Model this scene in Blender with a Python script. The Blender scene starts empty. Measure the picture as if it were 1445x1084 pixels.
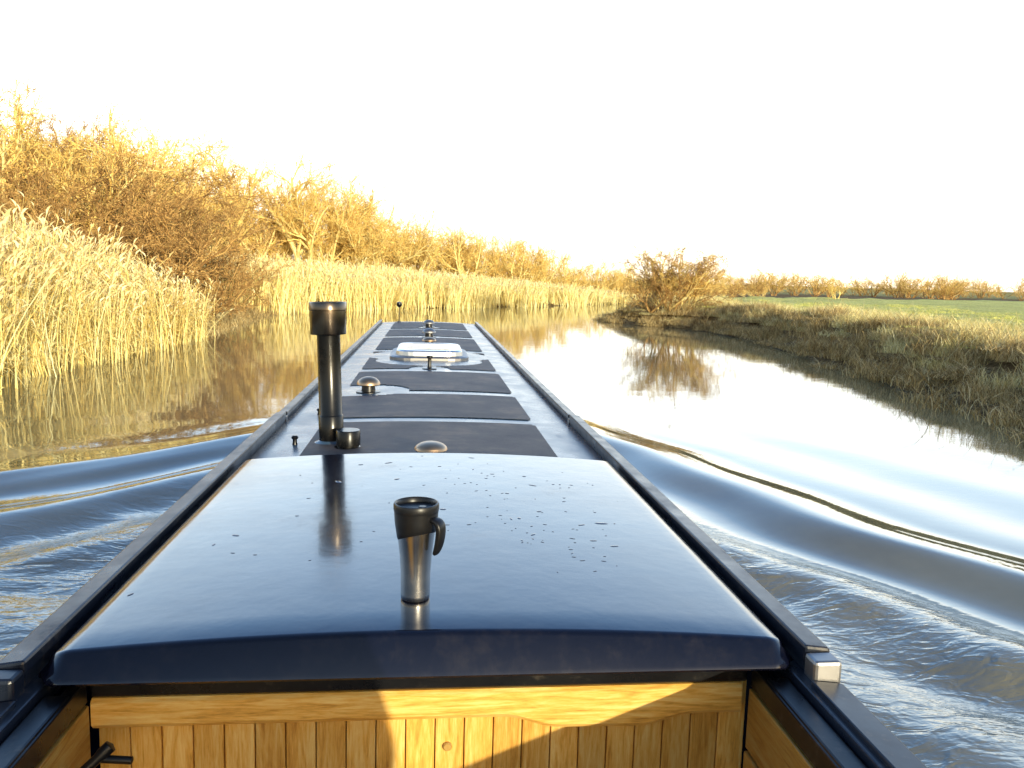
import bpy, bmesh, math, random
import numpy as np
from mathutils import Vector, Matrix, Quaternion

random.seed(7)
rng = np.random.default_rng(7)
scene = bpy.context.scene
scene.view_settings.view_transform = 'Standard'
scene.view_settings.look = 'None'
scene.view_settings.exposure = 0

CAMZ = 2.35

# ------------------------------------------------------------------ helpers
def link(ob):
    scene.collection.objects.link(ob)
    return ob

def empty(name, loc=(0, 0, 0)):
    e = bpy.data.objects.new(name, None)
    e.location = loc
    e.empty_display_size = 0.2
    return link(e)

def new_mat(name):
    m = bpy.data.materials.new(name)
    m.use_nodes = True
    nt = m.node_tree
    b = nt.nodes['Principled BSDF']
    return m, nt, b

def N(nt, t, **kw):
    n = nt.nodes.new(t)
    for k, v in kw.items():
        setattr(n, k, v)
    return n

def ramp(nt, fac, stops):
    r = N(nt, 'ShaderNodeValToRGB')
    el = r.color_ramp.elements
    while len(el) < len(stops):
        el.new(0.5)
    for e, (p, c) in zip(el, stops):
        e.position = p
        e.color = (c[0], c[1], c[2], 1) if len(c) == 3 else c
    nt.links.new(fac, r.inputs[0])
    return r.outputs[0]

def noise(nt, vec, scale, detail=4, rough=0.6, dist=0.0):
    n = N(nt, 'ShaderNodeTexNoise')
    n.inputs['Scale'].default_value = scale
    n.inputs['Detail'].default_value = detail
    n.inputs['Roughness'].default_value = rough
    n.inputs['Distortion'].default_value = dist
    if vec is not None:
        nt.links.new(vec, n.inputs['Vector'])
    return n.outputs['Fac']

def texco(nt, out='Object', scale=None):
    t = N(nt, 'ShaderNodeTexCoord')
    o = t.outputs[out]
    if scale is not None:
        m = N(nt, 'ShaderNodeMapping')
        m.inputs['Scale'].default_value = scale
        nt.links.new(o, m.inputs['Vector'])
        o = m.outputs[0]
    return o

def mathn(nt, op, a, b=None, clamp=False):
    m = N(nt, 'ShaderNodeMath', operation=op)
    m.use_clamp = clamp
    for i, v in enumerate((a, b)):
        if v is None: continue
        if isinstance(v, (int, float)):
            m.inputs[i].default_value = v
        else:
            nt.links.new(v, m.inputs[i])
    return m.outputs[0]

def bump(nt, h, bsdf, strength=0.3, dist=0.01):
    b = N(nt, 'ShaderNodeBump')
    b.inputs['Distance'].default_value = dist
    if isinstance(strength, (int, float)):
        b.inputs['Strength'].default_value = strength
    else:
        nt.links.new(strength, b.inputs['Strength'])
    nt.links.new(h, b.inputs['Height'])
    nt.links.new(b.outputs[0], bsdf.inputs['Normal'])

# ------------------------------------------------------------------ materials
def paint(name, col, rough=0.12, dirt=0.25, coat=0.0, spec=0.5, dirtcol=(0.25, 0.2, 0.14), dscale=6, bmp=.12, lo=.30, hi=.46):
    m, nt, b = new_mat(name)
    v = texco(nt)
    n1 = noise(nt, v, dscale, 8, 0.7)
    n2 = noise(nt, v, dscale * 7, 6, 0.7)
    mm = mathn(nt, 'MULTIPLY', n1, n2)
    mask = ramp(nt, mm, [(lo, (0, 0, 0)), (hi, (dirt, dirt, dirt))])
    mix = N(nt, 'ShaderNodeMixRGB')
    nt.links.new(mask, mix.inputs[0])
    mix.inputs[1].default_value = (*col, 1)
    mix.inputs[2].default_value = (*dirtcol, 1)
    nt.links.new(mix.outputs[0], b.inputs['Base Color'])
    r = ramp(nt, n1, [(0.3, (rough * 0.7,) * 3), (0.62, (rough * 1.2,) * 3), (0.8, (rough * 2.2,) * 3)])
    nt.links.new(r, b.inputs['Roughness'])
    b.inputs['Specular IOR Level'].default_value = spec
    b.inputs['Coat Weight'].default_value = coat
    b.inputs['Coat Roughness'].default_value = 0.05
    bump(nt, noise(nt, v, 14, 3, 0.5), b, bmp, 0.004)
    return m

M_navy = paint('navy_gloss_paint', (0.0025, 0.0035, 0.012), 0.15, 0.07, 0.22, 0.6, (.22, .18, .14), 4, .14, .24, .46)
M_roof = paint('roof_blue_grey_paint', (0.055, 0.10, 0.155), 0.28, 0.45, 0.0, 0.5, dscale=4)
M_rail = paint('rail_dark_paint', (0.010, 0.014, 0.024), 0.32, 0.35, 0.0, 0.35, dscale=9)
M_black = paint('black_paint', (0.005, 0.005, 0.006), 0.3, 0.25, 0.0, 0.4)
M_flue = paint('chimney_black_paint', (0.004, 0.004, 0.004), 0.26, 0.12, 0.0, 0.35)
M_hull = paint('hull_paint', (0.01, 0.015, 0.04), 0.25, 0.2)

def antislip():
    m, nt, b = new_mat('anti_slip_panel')
    v = texco(nt)
    c = ramp(nt, noise(nt, v, 4, 9, 0.72), [(0.28, (0.035, 0.031, 0.034)), (0.52, (0.095, 0.078, 0.072)), (0.72, (0.21, 0.155, 0.115))])
    nt.links.new(c, b.inputs['Base Color'])
    b.inputs['Roughness'].default_value = 0.6
    b.inputs['Specular IOR Level'].default_value = 0.3
    bump(nt, noise(nt, v, 260, 2, 0.6), b, 0.7, 0.003)
    return m
M_slip = antislip()

def metal(name, col, rough=0.25):
    m, nt, b = new_mat(name)
    n1 = noise(nt, texco(nt), 12, 5, 0.6)
    c = ramp(nt, n1, [(0.3, tuple(x * 0.8 for x in col)), (0.7, col)])
    nt.links.new(c, b.inputs['Base Color'])
    r = ramp(nt, n1, [(0.3, (rough * 0.8,) * 3), (0.7, (rough * 1.2,) * 3)])
    nt.links.new(r, b.inputs['Roughness'])
    b.inputs['Metallic'].default_value = 1
    return m
M_steel = metal('brushed_steel', (0.68, 0.66, 0.63), 0.25)
M_collar = metal('chimney_collar_metal', (0.14, 0.115, 0.09), 0.22)
M_brass = metal('weathered_brass', (0.55, 0.38, 0.24), 0.4)
M_alu = metal('aluminium', (0.85, 0.84, 0.82), 0.35)
M_worn = metal('worn_steel', (0.38, 0.37, 0.36), 0.5)

def plastic(name, col, rough=0.35):
    m, nt, b = new_mat(name)
    n1 = noise(nt, texco(nt), 90, 3, 0.5)
    c = ramp(nt, n1, [(0.3, tuple(x * 0.8 for x in col)), (0.7, tuple(x * 1.2 for x in col))])
    nt.links.new(c, b.inputs['Base Color'])
    b.inputs['Roughness'].default_value = rough
    b.inputs['Specular IOR Level'].default_value = 0.4
    bump(nt, n1, b, 0.15, 0.0005)
    return m
M_plast = plastic('black_plastic', (0.008, 0.008, 0.009), 0.36)
M_green = plastic('green_plastic', (0.45, 0.8, 0.05), 0.4)

def wood(name, stretch, dark=1.0):
    m, nt, b = new_mat(name)
    g = N(nt, 'ShaderNodeNewGeometry')
    v = texco(nt, 'Object', stretch)
    off = N(nt, 'ShaderNodeVectorMath', operation='ADD')
    nt.links.new(v, off.inputs[0])
    k = mathn(nt, 'MULTIPLY', g.outputs['Random Per Island'], 37.0)
    nt.links.new(k, off.inputs[1])
    n1 = noise(nt, off.outputs[0], 5.0, 8, 0.6, 1.2)
    n2 = noise(nt, off.outputs[0], 28.0, 5, 0.7, 0.3)
    s = mathn(nt, 'ADD', mathn(nt, 'MULTIPLY', n1, 0.65), mathn(nt, 'MULTIPLY', n2, 0.35))
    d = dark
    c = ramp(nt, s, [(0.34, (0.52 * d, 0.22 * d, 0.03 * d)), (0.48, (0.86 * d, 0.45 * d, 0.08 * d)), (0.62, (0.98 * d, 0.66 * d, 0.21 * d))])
    hv = N(nt, 'ShaderNodeHueSaturation')
    nt.links.new(c, hv.inputs['Color'])
    nt.links.new(mathn(nt, 'ADD', mathn(nt, 'MULTIPLY', g.outputs['Random Per Island'], 0.35), 0.80), hv.inputs['Value'])
    nt.links.new(hv.outputs[0], b.inputs['Base Color'])
    b.inputs['Roughness'].default_value = 0.38
    b.inputs['Coat Weight'].default_value = 0.15
    b.inputs['Coat Roughness'].default_value = 0.15
    bump(nt, n2, b, 0.2, 0.002)
    return m
M_woodx = wood('oak_beam_wood', (1.2, 14, 14))
M_woodz = wood('oak_plank_wood', (14, 14, 1.2), 0.92)
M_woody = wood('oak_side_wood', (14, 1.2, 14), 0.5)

def blades(name, c0, c1, c2, rough=0.8):
    m, nt, b = new_mat(name)
    g = N(nt, 'ShaderNodeNewGeometry')
    o = noise(nt, texco(nt), 0.35, 2, 0.5)
    s = mathn(nt, 'ADD', mathn(nt, 'MULTIPLY', g.outputs['Random Per Island'], 0.65), mathn(nt, 'MULTIPLY', o, 0.35))
    c = ramp(nt, s, [(0.08, c0), (0.5, c1), (0.9, c2)])
    nt.links.new(c, b.inputs['Base Color'])
    b.inputs['Roughness'].default_value = rough
    b.inputs['Specular IOR Level'].default_value = 0.15
    return m
M_reed = blades('dry_reed', (0.56, 0.37, 0.09), (0.98, 0.78, 0.29), (1.0, 0.94, 0.52))
M_plume = blades('reed_plume', (0.62, 0.44, 0.18), (0.94, 0.74, 0.37), (1.0, 0.90, 0.56))
M_reedf = blades('bright_dry_reed', (0.75, 0.56, 0.18), (1.0, 0.84, 0.34), (1.0, 0.96, 0.58))
M_bark = blades('pale_bark', (0.58, 0.44, 0.17), (0.86, 0.68, 0.26), (1.0, 0.84, 0.38))
M_twig = blades('golden_twigs', (0.42, 0.24, 0.07), (0.84, 0.57, 0.16), (1.0, 0.82, 0.30))
M_twigd = blades('brown_twigs', (0.15, 0.08, 0.03), (0.42, 0.24, 0.08), (0.80, 0.53, 0.19))
M_leaf = blades('dry_leaves', (0.50, 0.31, 0.08), (0.80, 0.58, 0.18), (0.95, 0.78, 0.3))
M_grassd = blades('rough_dry_grass', (0.12, 0.075, 0.03), (0.46, 0.32, 0.12), (1.0, 0.82, 0.44))
M_straw = blades('straw_grass', (0.40, 0.31, 0.10), (0.88, 0.74, 0.32), (1.0, 0.95, 0.58))
M_grassg = blades('green_grass', (0.32, 0.33, 0.05), (0.72, 0.70, 0.17), (0.98, 0.90, 0.42))

# ------------------------------------------------------------------ generic geometry
def mesh_np(name, V, F, mats, midx=None, smooth=False):
    me = bpy.data.meshes.new(name)
    V = np.asarray(V, dtype=np.float32); F = np.asarray(F, dtype=np.int32)
    nv, nf, k = len(V), len(F), F.shape[1]
    me.vertices.add(nv); me.vertices.foreach_set('co', V.ravel())
    me.loops.add(nf * k); me.loops.foreach_set('vertex_index', F.ravel())
    me.polygons.add(nf)
    me.polygons.foreach_set('loop_start', np.arange(nf, dtype=np.int32) * k)
    me.polygons.foreach_set('loop_total', np.full(nf, k, dtype=np.int32))
    for m in mats: me.materials.append(m)
    if midx is not None: me.polygons.foreach_set('material_index', np.asarray(midx, dtype=np.int32))
    me.polygons.foreach_set('use_smooth', np.full(nf, smooth, dtype=bool))
    me.update(calc_edges=True)
    return me

def obj(name, me, parent=None, loc=(0, 0, 0), rot=(0, 0, 0), sc=(1, 1, 1)):
    o = bpy.data.objects.new(name, me)
    o.location = loc; o.rotation_euler = rot; o.scale = sc
    if parent: o.parent = parent
    return link(o)

def ribbons(P, W, S):
    n, k, _ = P.shape
    a = P - S[:, None, :] * W[:, :, None] * 0.5
    b = P + S[:, None, :] * W[:, :, None] * 0.5
    V = np.stack([a, b], 2).reshape(-1, 3)
    base = (np.arange(n) * k * 2)[:, None]
    j = np.arange(k - 1)[None, :] * 2
    q = base + j
    F = np.stack([q, q + 1, q + 3, q + 2], -1).reshape(-1, 4)
    return V, F

def join_parts(parts):
    Vs, Fs, Ms, o = [], [], [], 0
    for V, F, mi in parts:
        Vs.append(V); Fs.append(F + o); Ms.append(np.full(len(F), mi) if np.isscalar(mi) else mi); o += len(V)
    return np.concatenate(Vs), np.concatenate(Fs), np.concatenate(Ms)

def bake(name, variants, placements, mats):
    parts = []
    for (x, y, z, sx, sz, tilt) in placements:
        V, F, mi = random.choice(variants)
        a = random.uniform(0, 6.283); c, s = math.cos(a), math.sin(a)
        W = V * np.array([sx, sx, sz])
        tx, ty = random.gauss(0, tilt), random.gauss(0, tilt)
        X = W[:, 0] * c - W[:, 1] * s + tx * W[:, 2] + x
        Y = W[:, 0] * s + W[:, 1] * c + ty * W[:, 2] + y
        parts.append((np.stack([X, Y, W[:, 2] + z], -1).astype(np.float32), F, mi))
    V, F, mi = join_parts(parts)
    return obj(name, mesh_np(name, V, F, mats, mi))

# ------------------------------------------------------------------ river banks / ground
LEFT = np.array([(-7.6, -80), (-8.2, 0), (-8.7, 10), (-9.0, 18), (-8.5, 25), (-8.3, 31), (-8.8, 38), (-9.0, 45), (-7.6, 50),
                 (-4.7, 53.2), (0, 59), (6, 65.5), (11.6, 71.2), (15, 77), (23, 86), (40, 99), (75, 115), (160, 135)], float)
RIGHT = np.array([(160, 122), (75, 102), (46, 88), (28, 76), (18, 62), (13, 53), (11, 49), (10.5, 45.6), (11.5, 43), (13.8, 40.5), (14, 34),
                  (13.1, 28), (12.2, 22.6), (11.2, 17), (10.3, 13), (9.3, 6), (8.8, -5), (8.8, -80)], float)
def dist_poly(x, y, L):
    d = np.full(x.shape, 1e9)
    for (ax, ay), (bx, by) in zip(L[:-1], L[1:]):
        vx, vy = bx - ax, by - ay
        t = np.clip(((x - ax) * vx + (y - ay) * vy) / (vx * vx + vy * vy), 0, 1)
        d = np.minimum(d, np.hypot(x - ax - t * vx, y - ay - t * vy))
    return d
POLY = np.concatenate([LEFT, RIGHT])
def inside(x, y):
    c = np.zeros(x.shape, bool)
    n = len(POLY)
    for i in range(n):
        ax, ay = POLY[i]; bx, by = POLY[(i + 1) % n]
        cond = ((ay > y) != (by > y))
        with np.errstate(divide='ignore', invalid='ignore'):
            xi = (bx - ax) * (y - ay) / (by - ay if by != ay else 1e-9) + ax
        c ^= cond & (x < xi)
    return c
def sst(a, b, v):
    t = np.clip((v - a) / (b - a), 0, 1)
    return t * t * (3 - 2 * t)
_r = np.random.default_rng(3)
WAV = [( _r.uniform(0, 2 * math.pi), 2 * math.pi / l, _r.uniform(0, 6.28), a) for l, a in
       [(0.9, .02), (1.3, .03), (1.7, .035), (2.3, .04), (3.1, .05), (4.3, .05), (6.1, .06), (8.7, .07), (1.1, .025), (2.7, .04)]]
def wob(x, y):
    z = np.zeros(x.shape)
    for th, k, ph, a in WAV:
        z += a * np.sin((x * math.cos(th) + y * math.sin(th)) * k + ph + 1.3 * np.sin(x * k * .31 + y * k * .23))
    return z
def ground_z(x, y):
    x = np.asarray(x, float); y = np.asarray(y, float)
    dl, dr = dist_poly(x, y, LEFT), dist_poly(x, y, RIGHT)
    ins = inside(x, y)
    d = np.where(ins, -np.minimum(dl, dr), np.minimum(dl, dr))
    left = dl < dr
    d2 = d + 0.9 * wob(x * 1.3, y * 1.3)
    k = 1 - 0.8 * sst(-8, 18, x)
    zl = -0.15 + 0.5 * sst(-.5, 2.0, d2) + 1.5 * k * sst(2, 20, d) + 0.5 * wob(x * .6, y * .6) * sst(0, 3, d)
    zr = -0.15 + 0.35 * sst(-.5, .3, d2) + 0.92 * sst(0.2, 2.6, d2) + 0.7 * wob(x, y) * sst(-.3, 1.5, d) * (1 - .65 * sst(5, 12, d)) + 0.55 * sst(24, 38, d) * (1 - sst(60, 140, d))
    z = np.where(left, zl, zr)
    zi = -0.15 - 1.2 * sst(0.3, 3, -d)
    z = np.where(d < -0.6, zi, z)
    far = sst(150, 600, np.hypot(x, y))
    return z * (1 - far) + 1.1 * far, d, left

def axis(lo, hi, step, end, g=1.16):
    c = list(np.arange(lo, hi, step))
    s = step; p = c[-1]
    up = []
    while p < end: s *= g; p += s; up.append(p)
    s = step; p = lo; dn = []
    while p > -end: s *= g; p -= s; dn.append(p)
    return np.array(dn[::-1] + c + up)

gx = axis(-24, 40, 0.35, 2500)
gy = axis(2, 90, 0.35, 2500)
X, Y = np.meshgrid(gx, gy)
Z, D, LFT = ground_z(X, Y)
nx, ny = len(gx), len(gy)
idx = np.arange(nx * ny).reshape(ny, nx)
F = np.stack([idx[:-1, :-1], idx[:-1, 1:], idx[1:, 1:], idx[1:, :-1]], -1).reshape(-1, 4)

m, nt, b = new_mat('ground_grass')
v = texco(nt)
att = N(nt, 'ShaderNodeAttribute'); att.attribute_name = 'bank'
n1 = noise(nt, v, 0.35, 8, 0.65)
n2 = noise(nt, v, 6, 8, 0.75)
green = ramp(nt, n2, [(0.3, (0.36, 0.36, 0.06)), (0.5, (0.74, 0.71, 0.20)), (0.7, (0.98, 0.90, 0.44))])
straw = ramp(nt, n2, [(0.3, (0.05, 0.033, 0.016)), (0.5, (0.18, 0.12, 0.05)), (0.7, (0.5, 0.38, 0.19))])
mm = N(nt, 'ShaderNodeMixRGB')
f = mathn(nt, 'ADD', att.outputs['Fac'], ramp(nt, n1, [(0.45, (0, 0, 0)), (0.7, (0.4,) * 3)]), clamp=True)
nt.links.new(f, mm.inputs[0]); nt.links.new(green, mm.inputs[1]); nt.links.new(straw, mm.inputs[2])
nt.links.new(mm.outputs[0], b.inputs['Base Color'])
b.inputs['Roughness'].default_value = 0.9
b.inputs['Specular IOR Level'].default_value = 0.1
bump(nt, n2, b, 0.9, 0.15)
me = mesh_np('ground', np.stack([X, Y, Z], -1).reshape(-1, 3), F, [m], smooth=True)
a = me.attributes.new('bank', 'FLOAT', 'POINT')
bank = np.where(LFT, 1.0 - .5 * sst(20, 60, D), 1 - sst(1.5, 3.2, D + .8 * wob(X, Y)))
a.data.foreach_set('value', bank.ravel().astype(np.float32))
obj('ground', me)

# ------------------------------------------------------------------ water with the boat's wake
wx = axis(-9, 9.5, 0.07, 170, 1.12)
wy = axis(1.5, 15, 0.07, 190, 1.08)
X, Y = np.meshgrid(wx, wy)
H = np.zeros(X.shape)
yy = np.clip(Y, -4, 13.5)
c = 2.75 + .30 * (10.8 - yy) + .02 * (10.8 - yy) ** 2
wig = .10 * np.sin(Y * 1.1) + .04 * np.sin(Y * 2.7 + 1)
s = X - c + wig
envy = 1 - sst(12, 14.5, Y)
rt = sst(.9, 1.3, X)
g1 = np.where(s > 0, .66, .42)
hr = .11 * np.exp(-(s / g1) ** 2) - .045 * np.exp(-((s + .85) / .45) ** 2) + .08 * np.exp(-((s + 1.65) / .48) ** 2) * sst(12, 9, Y) \
    - .035 * np.exp(-((s + 2.5) / .45) ** 2) * sst(11, 8, Y) + .035 * np.exp(-((s + 3.2) / .5) ** 2) * sst(9, 6, Y) \
    + .024 * np.cos(2 * math.pi * (s - 1.5) / 1.9) * np.exp(-np.maximum(s - .5, 0) / 2.2) * sst(.5, 1.2, s) \
    + .004 * np.cos(2 * math.pi * s / .42 + .6 * np.sin(Y * 2.1)) * np.exp(-((s - .35) / .5) ** 2) * (.6 + .4 * np.sin(Y * 1.3))
H += hr * envy * rt
chop = sst(-.7, -2.0, s) * rt * envy
sl = (1.0 * (Y - 11.3) - (X + 2.55)) / 1.414 + .12 * np.sin(X * 1.3) + .05 * np.sin(X * 3.1)
lf = sst(-1.0, -1.5, X) * sst(-12, -8, X) * (1 - sst(12.5, 14.5, Y))
hl = .10 * np.exp(-(sl / .5) ** 2) - .045 * np.exp(-((sl + .75) / .4) ** 2) + .10 * np.exp(-((sl + 1.5) / .42) ** 2) - .035 * np.exp(-((sl + 2.2) / .4) ** 2) \
    + .055 * np.exp(-((sl + 2.9) / .4) ** 2) + .02 * np.cos(2 * math.pi * (sl - 1.6) / 2.0) * np.exp(-np.maximum(sl - .6, 0) / 1.5) * sst(.6, 1.2, sl) \
    + .004 * np.cos(2 * math.pi * sl / .38 + .8 * np.sin(X * 2.3)) * np.exp(-((sl + .2) / .6) ** 2)
H += hl * lf
chop = np.maximum(chop, sst(-1.4, -2.6, sl) * sst(-1.0, -1.3, X) * sst(-9, -5, X))
_r = np.random.default_rng(11)
ch = np.zeros(X.shape)
for i in range(22):
    l = _r.uniform(.38, 1.9); th = _r.uniform(-.6, .6) + math.pi / 2 + (0.4 if i % 2 else -.4)
    k = 2 * math.pi / l
    ch += .0036 * l * np.sin((X * math.cos(th) + Y * math.sin(th)) * k + _r.uniform(0, 6.28) + 1.2 * np.sin(X * k * .27 - Y * k * .19 + i))
fade = 1 - sst(16, 22, Y)
H += ch * chop * fade
nx, ny = len(wx), len(wy)
idx = np.arange(nx * ny).reshape(ny, nx)
F = np.stack([idx[:-1, :-1], idx[:-1, 1:], idx[1:, 1:], idx[1:, :-1]], -1).reshape(-1, 4)
m, nt, b = new_mat('river_water')
v = texco(nt)
at = N(nt, 'ShaderNodeAttribute'); at.attribute_name = 'chop'
cc = ramp(nt, noise(nt, v, 0.8, 4), [(0.3, (0.19, 0.165, 0.085)), (0.7, (0.28, 0.245, 0.135))])
nt.links.new(cc, b.inputs['Base Color'])
b.inputs['Roughness'].default_value = 0.02
b.inputs['IOR'].default_value = 1.9
b.inputs['Specular IOR Level'].default_value = 0.6
vs = texco(nt, 'Object', (1, 1.6, 1))
big = noise(nt, vs, 0.7, 2, 0.4)
vf = texco(nt, 'Object', (1.0, 2.0, 1))
fine = noise(nt, vf, 4.0, 2, 0.5, 1.0)
fine2 = noise(nt, vf, 13, 2, 0.5, 0.8)
h = mathn(nt, 'ADD', mathn(nt, 'MULTIPLY', big, 0.07),
          mathn(nt, 'MULTIPLY', mathn(nt, 'ADD', mathn(nt, 'MULTIPLY', fine, .45), mathn(nt, 'MULTIPLY', fine2, .10)), mathn(nt, 'ADD', at.outputs['Fac'], 0.035)))
bump(nt, h, b, 1.0, 0.035)
me = mesh_np('river_water', np.stack([X, Y, H], -1).reshape(-1, 3), F, [m], smooth=True)
a = me.attributes.new('chop', 'FLOAT', 'POINT')
a.data.foreach_set('value', (chop * fade).ravel().astype(np.float32))
obj('river_water', me)

# ------------------------------------------------------------------ reeds
def reed_patch(n, size, hm, seed, lean=(0.0, 0.0), leaves=5, wmul=1.0, k=5):
    r = np.random.default_rng(seed)
    parts = []
    base = np.stack([r.uniform(-size, size, n), r.uniform(-size, size, n), np.full(n, -.3)], -1)
    h = r.normal(hm, hm * .15, n)
    th = r.uniform(0, 2 * math.pi, n)
    lx = np.cos(th) * r.gamma(2, .12, n) * h * .5 + lean[0] * h
    ly = np.sin(th) * r.gamma(2, .12, n) * h * .5 + lean[1] * h
    t = np.linspace(0, 1, k)
    P = base[:, None, :] + np.stack([lx[:, None] * t ** 1.8, ly[:, None] * t ** 1.8, (h[:, None] + .3) * t * (1 - .03 * t)], -1)
    sa = r.uniform(0, math.pi, n)
    S = np.stack([np.cos(sa), np.sin(sa), np.zeros(n)], -1)
    W = np.tile(np.linspace(.022, .011, k), (n, 1)) * wmul
    V, F = ribbons(P, W, S); parts.append((V, F, 0))
    k2 = 4; t2 = np.linspace(0, 1, k2)
    tip = P[:, -1]; pl = r.uniform(.18, .38, n)
    da = r.normal(0.5, .6, n)
    Pp = tip[:, None, :] + np.stack([np.cos(da)[:, None] * pl[:, None] * .6 * t2 ** 1.5, np.sin(da)[:, None] * pl[:, None] * .6 * t2 ** 1.5, pl[:, None] * (t2 - .35 * t2 ** 2)], -1)
    Wp = np.array([.02, .06, .05, .01])[None, :] * r.uniform(.7, 1.2, n)[:, None]
    V, F = ribbons(Pp, Wp, S); parts.append((V, F, 1))
    for q in range(leaves):
        tt = r.uniform(.2, .92, n)
        ii = np.clip((tt * (k - 1)).astype(int), 0, k - 2)
        fr = tt * (k - 1) - ii
        p0 = P[np.arange(n), ii] * (1 - fr)[:, None] + P[np.arange(n), ii + 1] * fr[:, None]
        a2 = r.uniform(0, 2 * math.pi, n); ll = r.uniform(.3, .7, n)
        t3 = np.linspace(0, 1, 4 if leaves > 2 else 3)
        dr = r.uniform(.1, 1.3, n)
        Pl = p0[:, None, :] + np.stack([np.cos(a2)[:, None] * ll[:, None] * t3 * .75, np.sin(a2)[:, None] * ll[:, None] * t3 * .75,
                                         ll[:, None] * (t3 * .7 - dr[:, None] * t3 ** 2)], -1)
        Sl = np.stack([-np.sin(a2), np.cos(a2), r.uniform(-.5, .5, n)], -1)
        Wl = np.interp(t3, [0, .33, .66, 1], [.015, .028, .02, .003])[None, :] * np.ones((n, 1)) * wmul
        V, F = ribbons(Pl, Wl, Sl); parts.append((V, F, 0))
    return join_parts(parts)
REEDS = [reed_patch(150, 1.0, 2.6, 20 + i, (.08, .02)) for i in range(5)]
REEDSF = [reed_patch(95, 1.1, 2.6, 60 + i, (.03, .02), 2, 1.8, 4) for i in range(5)]

def pts_band(ylo, yhi, dlo, dhi, n, side='L', xlim=(-100, 100)):
    x = rng.uniform(xlim[0], xlim[1], n * 40); y = rng.uniform(ylo, yhi, n * 40)
    z, d, l = ground_z(x, y)
    ok = (d > dlo) & (d < dhi) & (l if side == 'L' else ~l)
    x, y, z, d = x[ok], y[ok], z[ok], d[ok]
    return x[:n], y[:n], z[:n], d[:n]

x, y, z, d = pts_band(9, 29.5, -.3, 5.0, 190, 'L', (-16, -7))
hs = np.interp(y, [10, 18, 24, 28, 31], [1.06, 1.02, .86, .70, .55]) * rng.uniform(.72, 1.16, len(x)) * np.where(d < .8, .85, 1)
bake('reed_bed', REEDS, [(a_, b_, c_, 1, h_, .12) for a_, b_, c_, h_ in zip(x, y, z, hs)], [M_reed, M_plume])
x, y, z, d = pts_band(45, 84, -.2, 9, 430, 'L', (-20, 24))
hs = np.interp(x, [-16, -8, 3, 12, 20], [.84, .76, .58, .44, .38]) * rng.uniform(.8, 1.12, len(x))
bake('reed_bed', REEDSF, [(a_, b_, c_, 1.1, h_, .07) for a_, b_, c_, h_ in zip(x, y, z, hs)], [M_reedf, M_plume])

# ------------------------------------------------------------------ bare trees
def gen_segments(seed, H, trunks, spread, nchild, lens, upw, levels=4, rad=.12):
    R = random.Random(seed)
    segs = []; tips = []
    def branch(p, d, L, r, lev):
        ns = 6 if lev < 2 else (4 if lev == 2 else 3)
        pts = [p]; dd = d.copy()
        rr = [r]
        for i in range(ns):
            jit = .15 + .06 * lev
            dd = (dd + Vector((R.gauss(0, jit), R.gauss(0, jit), R.gauss(0, jit) + upw[min(lev, 3)]))).normalized()
            p2 = pts[-1] + dd * (L / ns)
            r2 = r * (1 - .8 * (i + 1) / ns) + .003
            segs.append((pts[-1], p2, rr[-1], r2, lev))
            pts.append(p2); rr.append(r2)
        if lev >= levels:
            tips.append((pts[-1], dd)); return
        n = nchild[lev]
        for j in range(n):
            t = (.25 if lev == 0 else .15) + (.85 - (.1 if lev == 0 else 0)) * (j + R.random()) / n
            t = min(t, .99)
            i = int(t * ns); fr = t * ns - i
            q = pts[i].lerp(pts[i + 1], fr)
            ax = (pts[i + 1] - pts[i]).normalized()
            perp = ax.orthogonal().normalized()
            perp.rotate(Quaternion(ax, R.uniform(0, 2 * math.pi)))
            an = R.uniform(.35, .95)
            cd = (ax * math.cos(an) + perp * math.sin(an)).normalized()
            branch(q, cd, L * lens[lev] * R.uniform(.65, 1.25) * (1.1 - .45 * t), (rr[i] * (1 - fr) + rr[i + 1] * fr) * .62 + .002, lev + 1)
    for k in range(trunks):
        a = 2 * math.pi * (k + R.random() * .7) / trunks
        sp = spread * R.uniform(.4, 1.1) if trunks > 1 else .06
        d = Vector((math.cos(a) * sp, math.sin(a) * sp, 1)).normalized()
        branch(Vector((math.cos(a) * .15 * (trunks > 1), math.sin(a) * .15 * (trunks > 1), -.3)), d, H * R.uniform(.65, .85) if trunks > 1 else H * .75, rad * R.uniform(.7, 1.1), 0)
    return segs, tips

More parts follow.
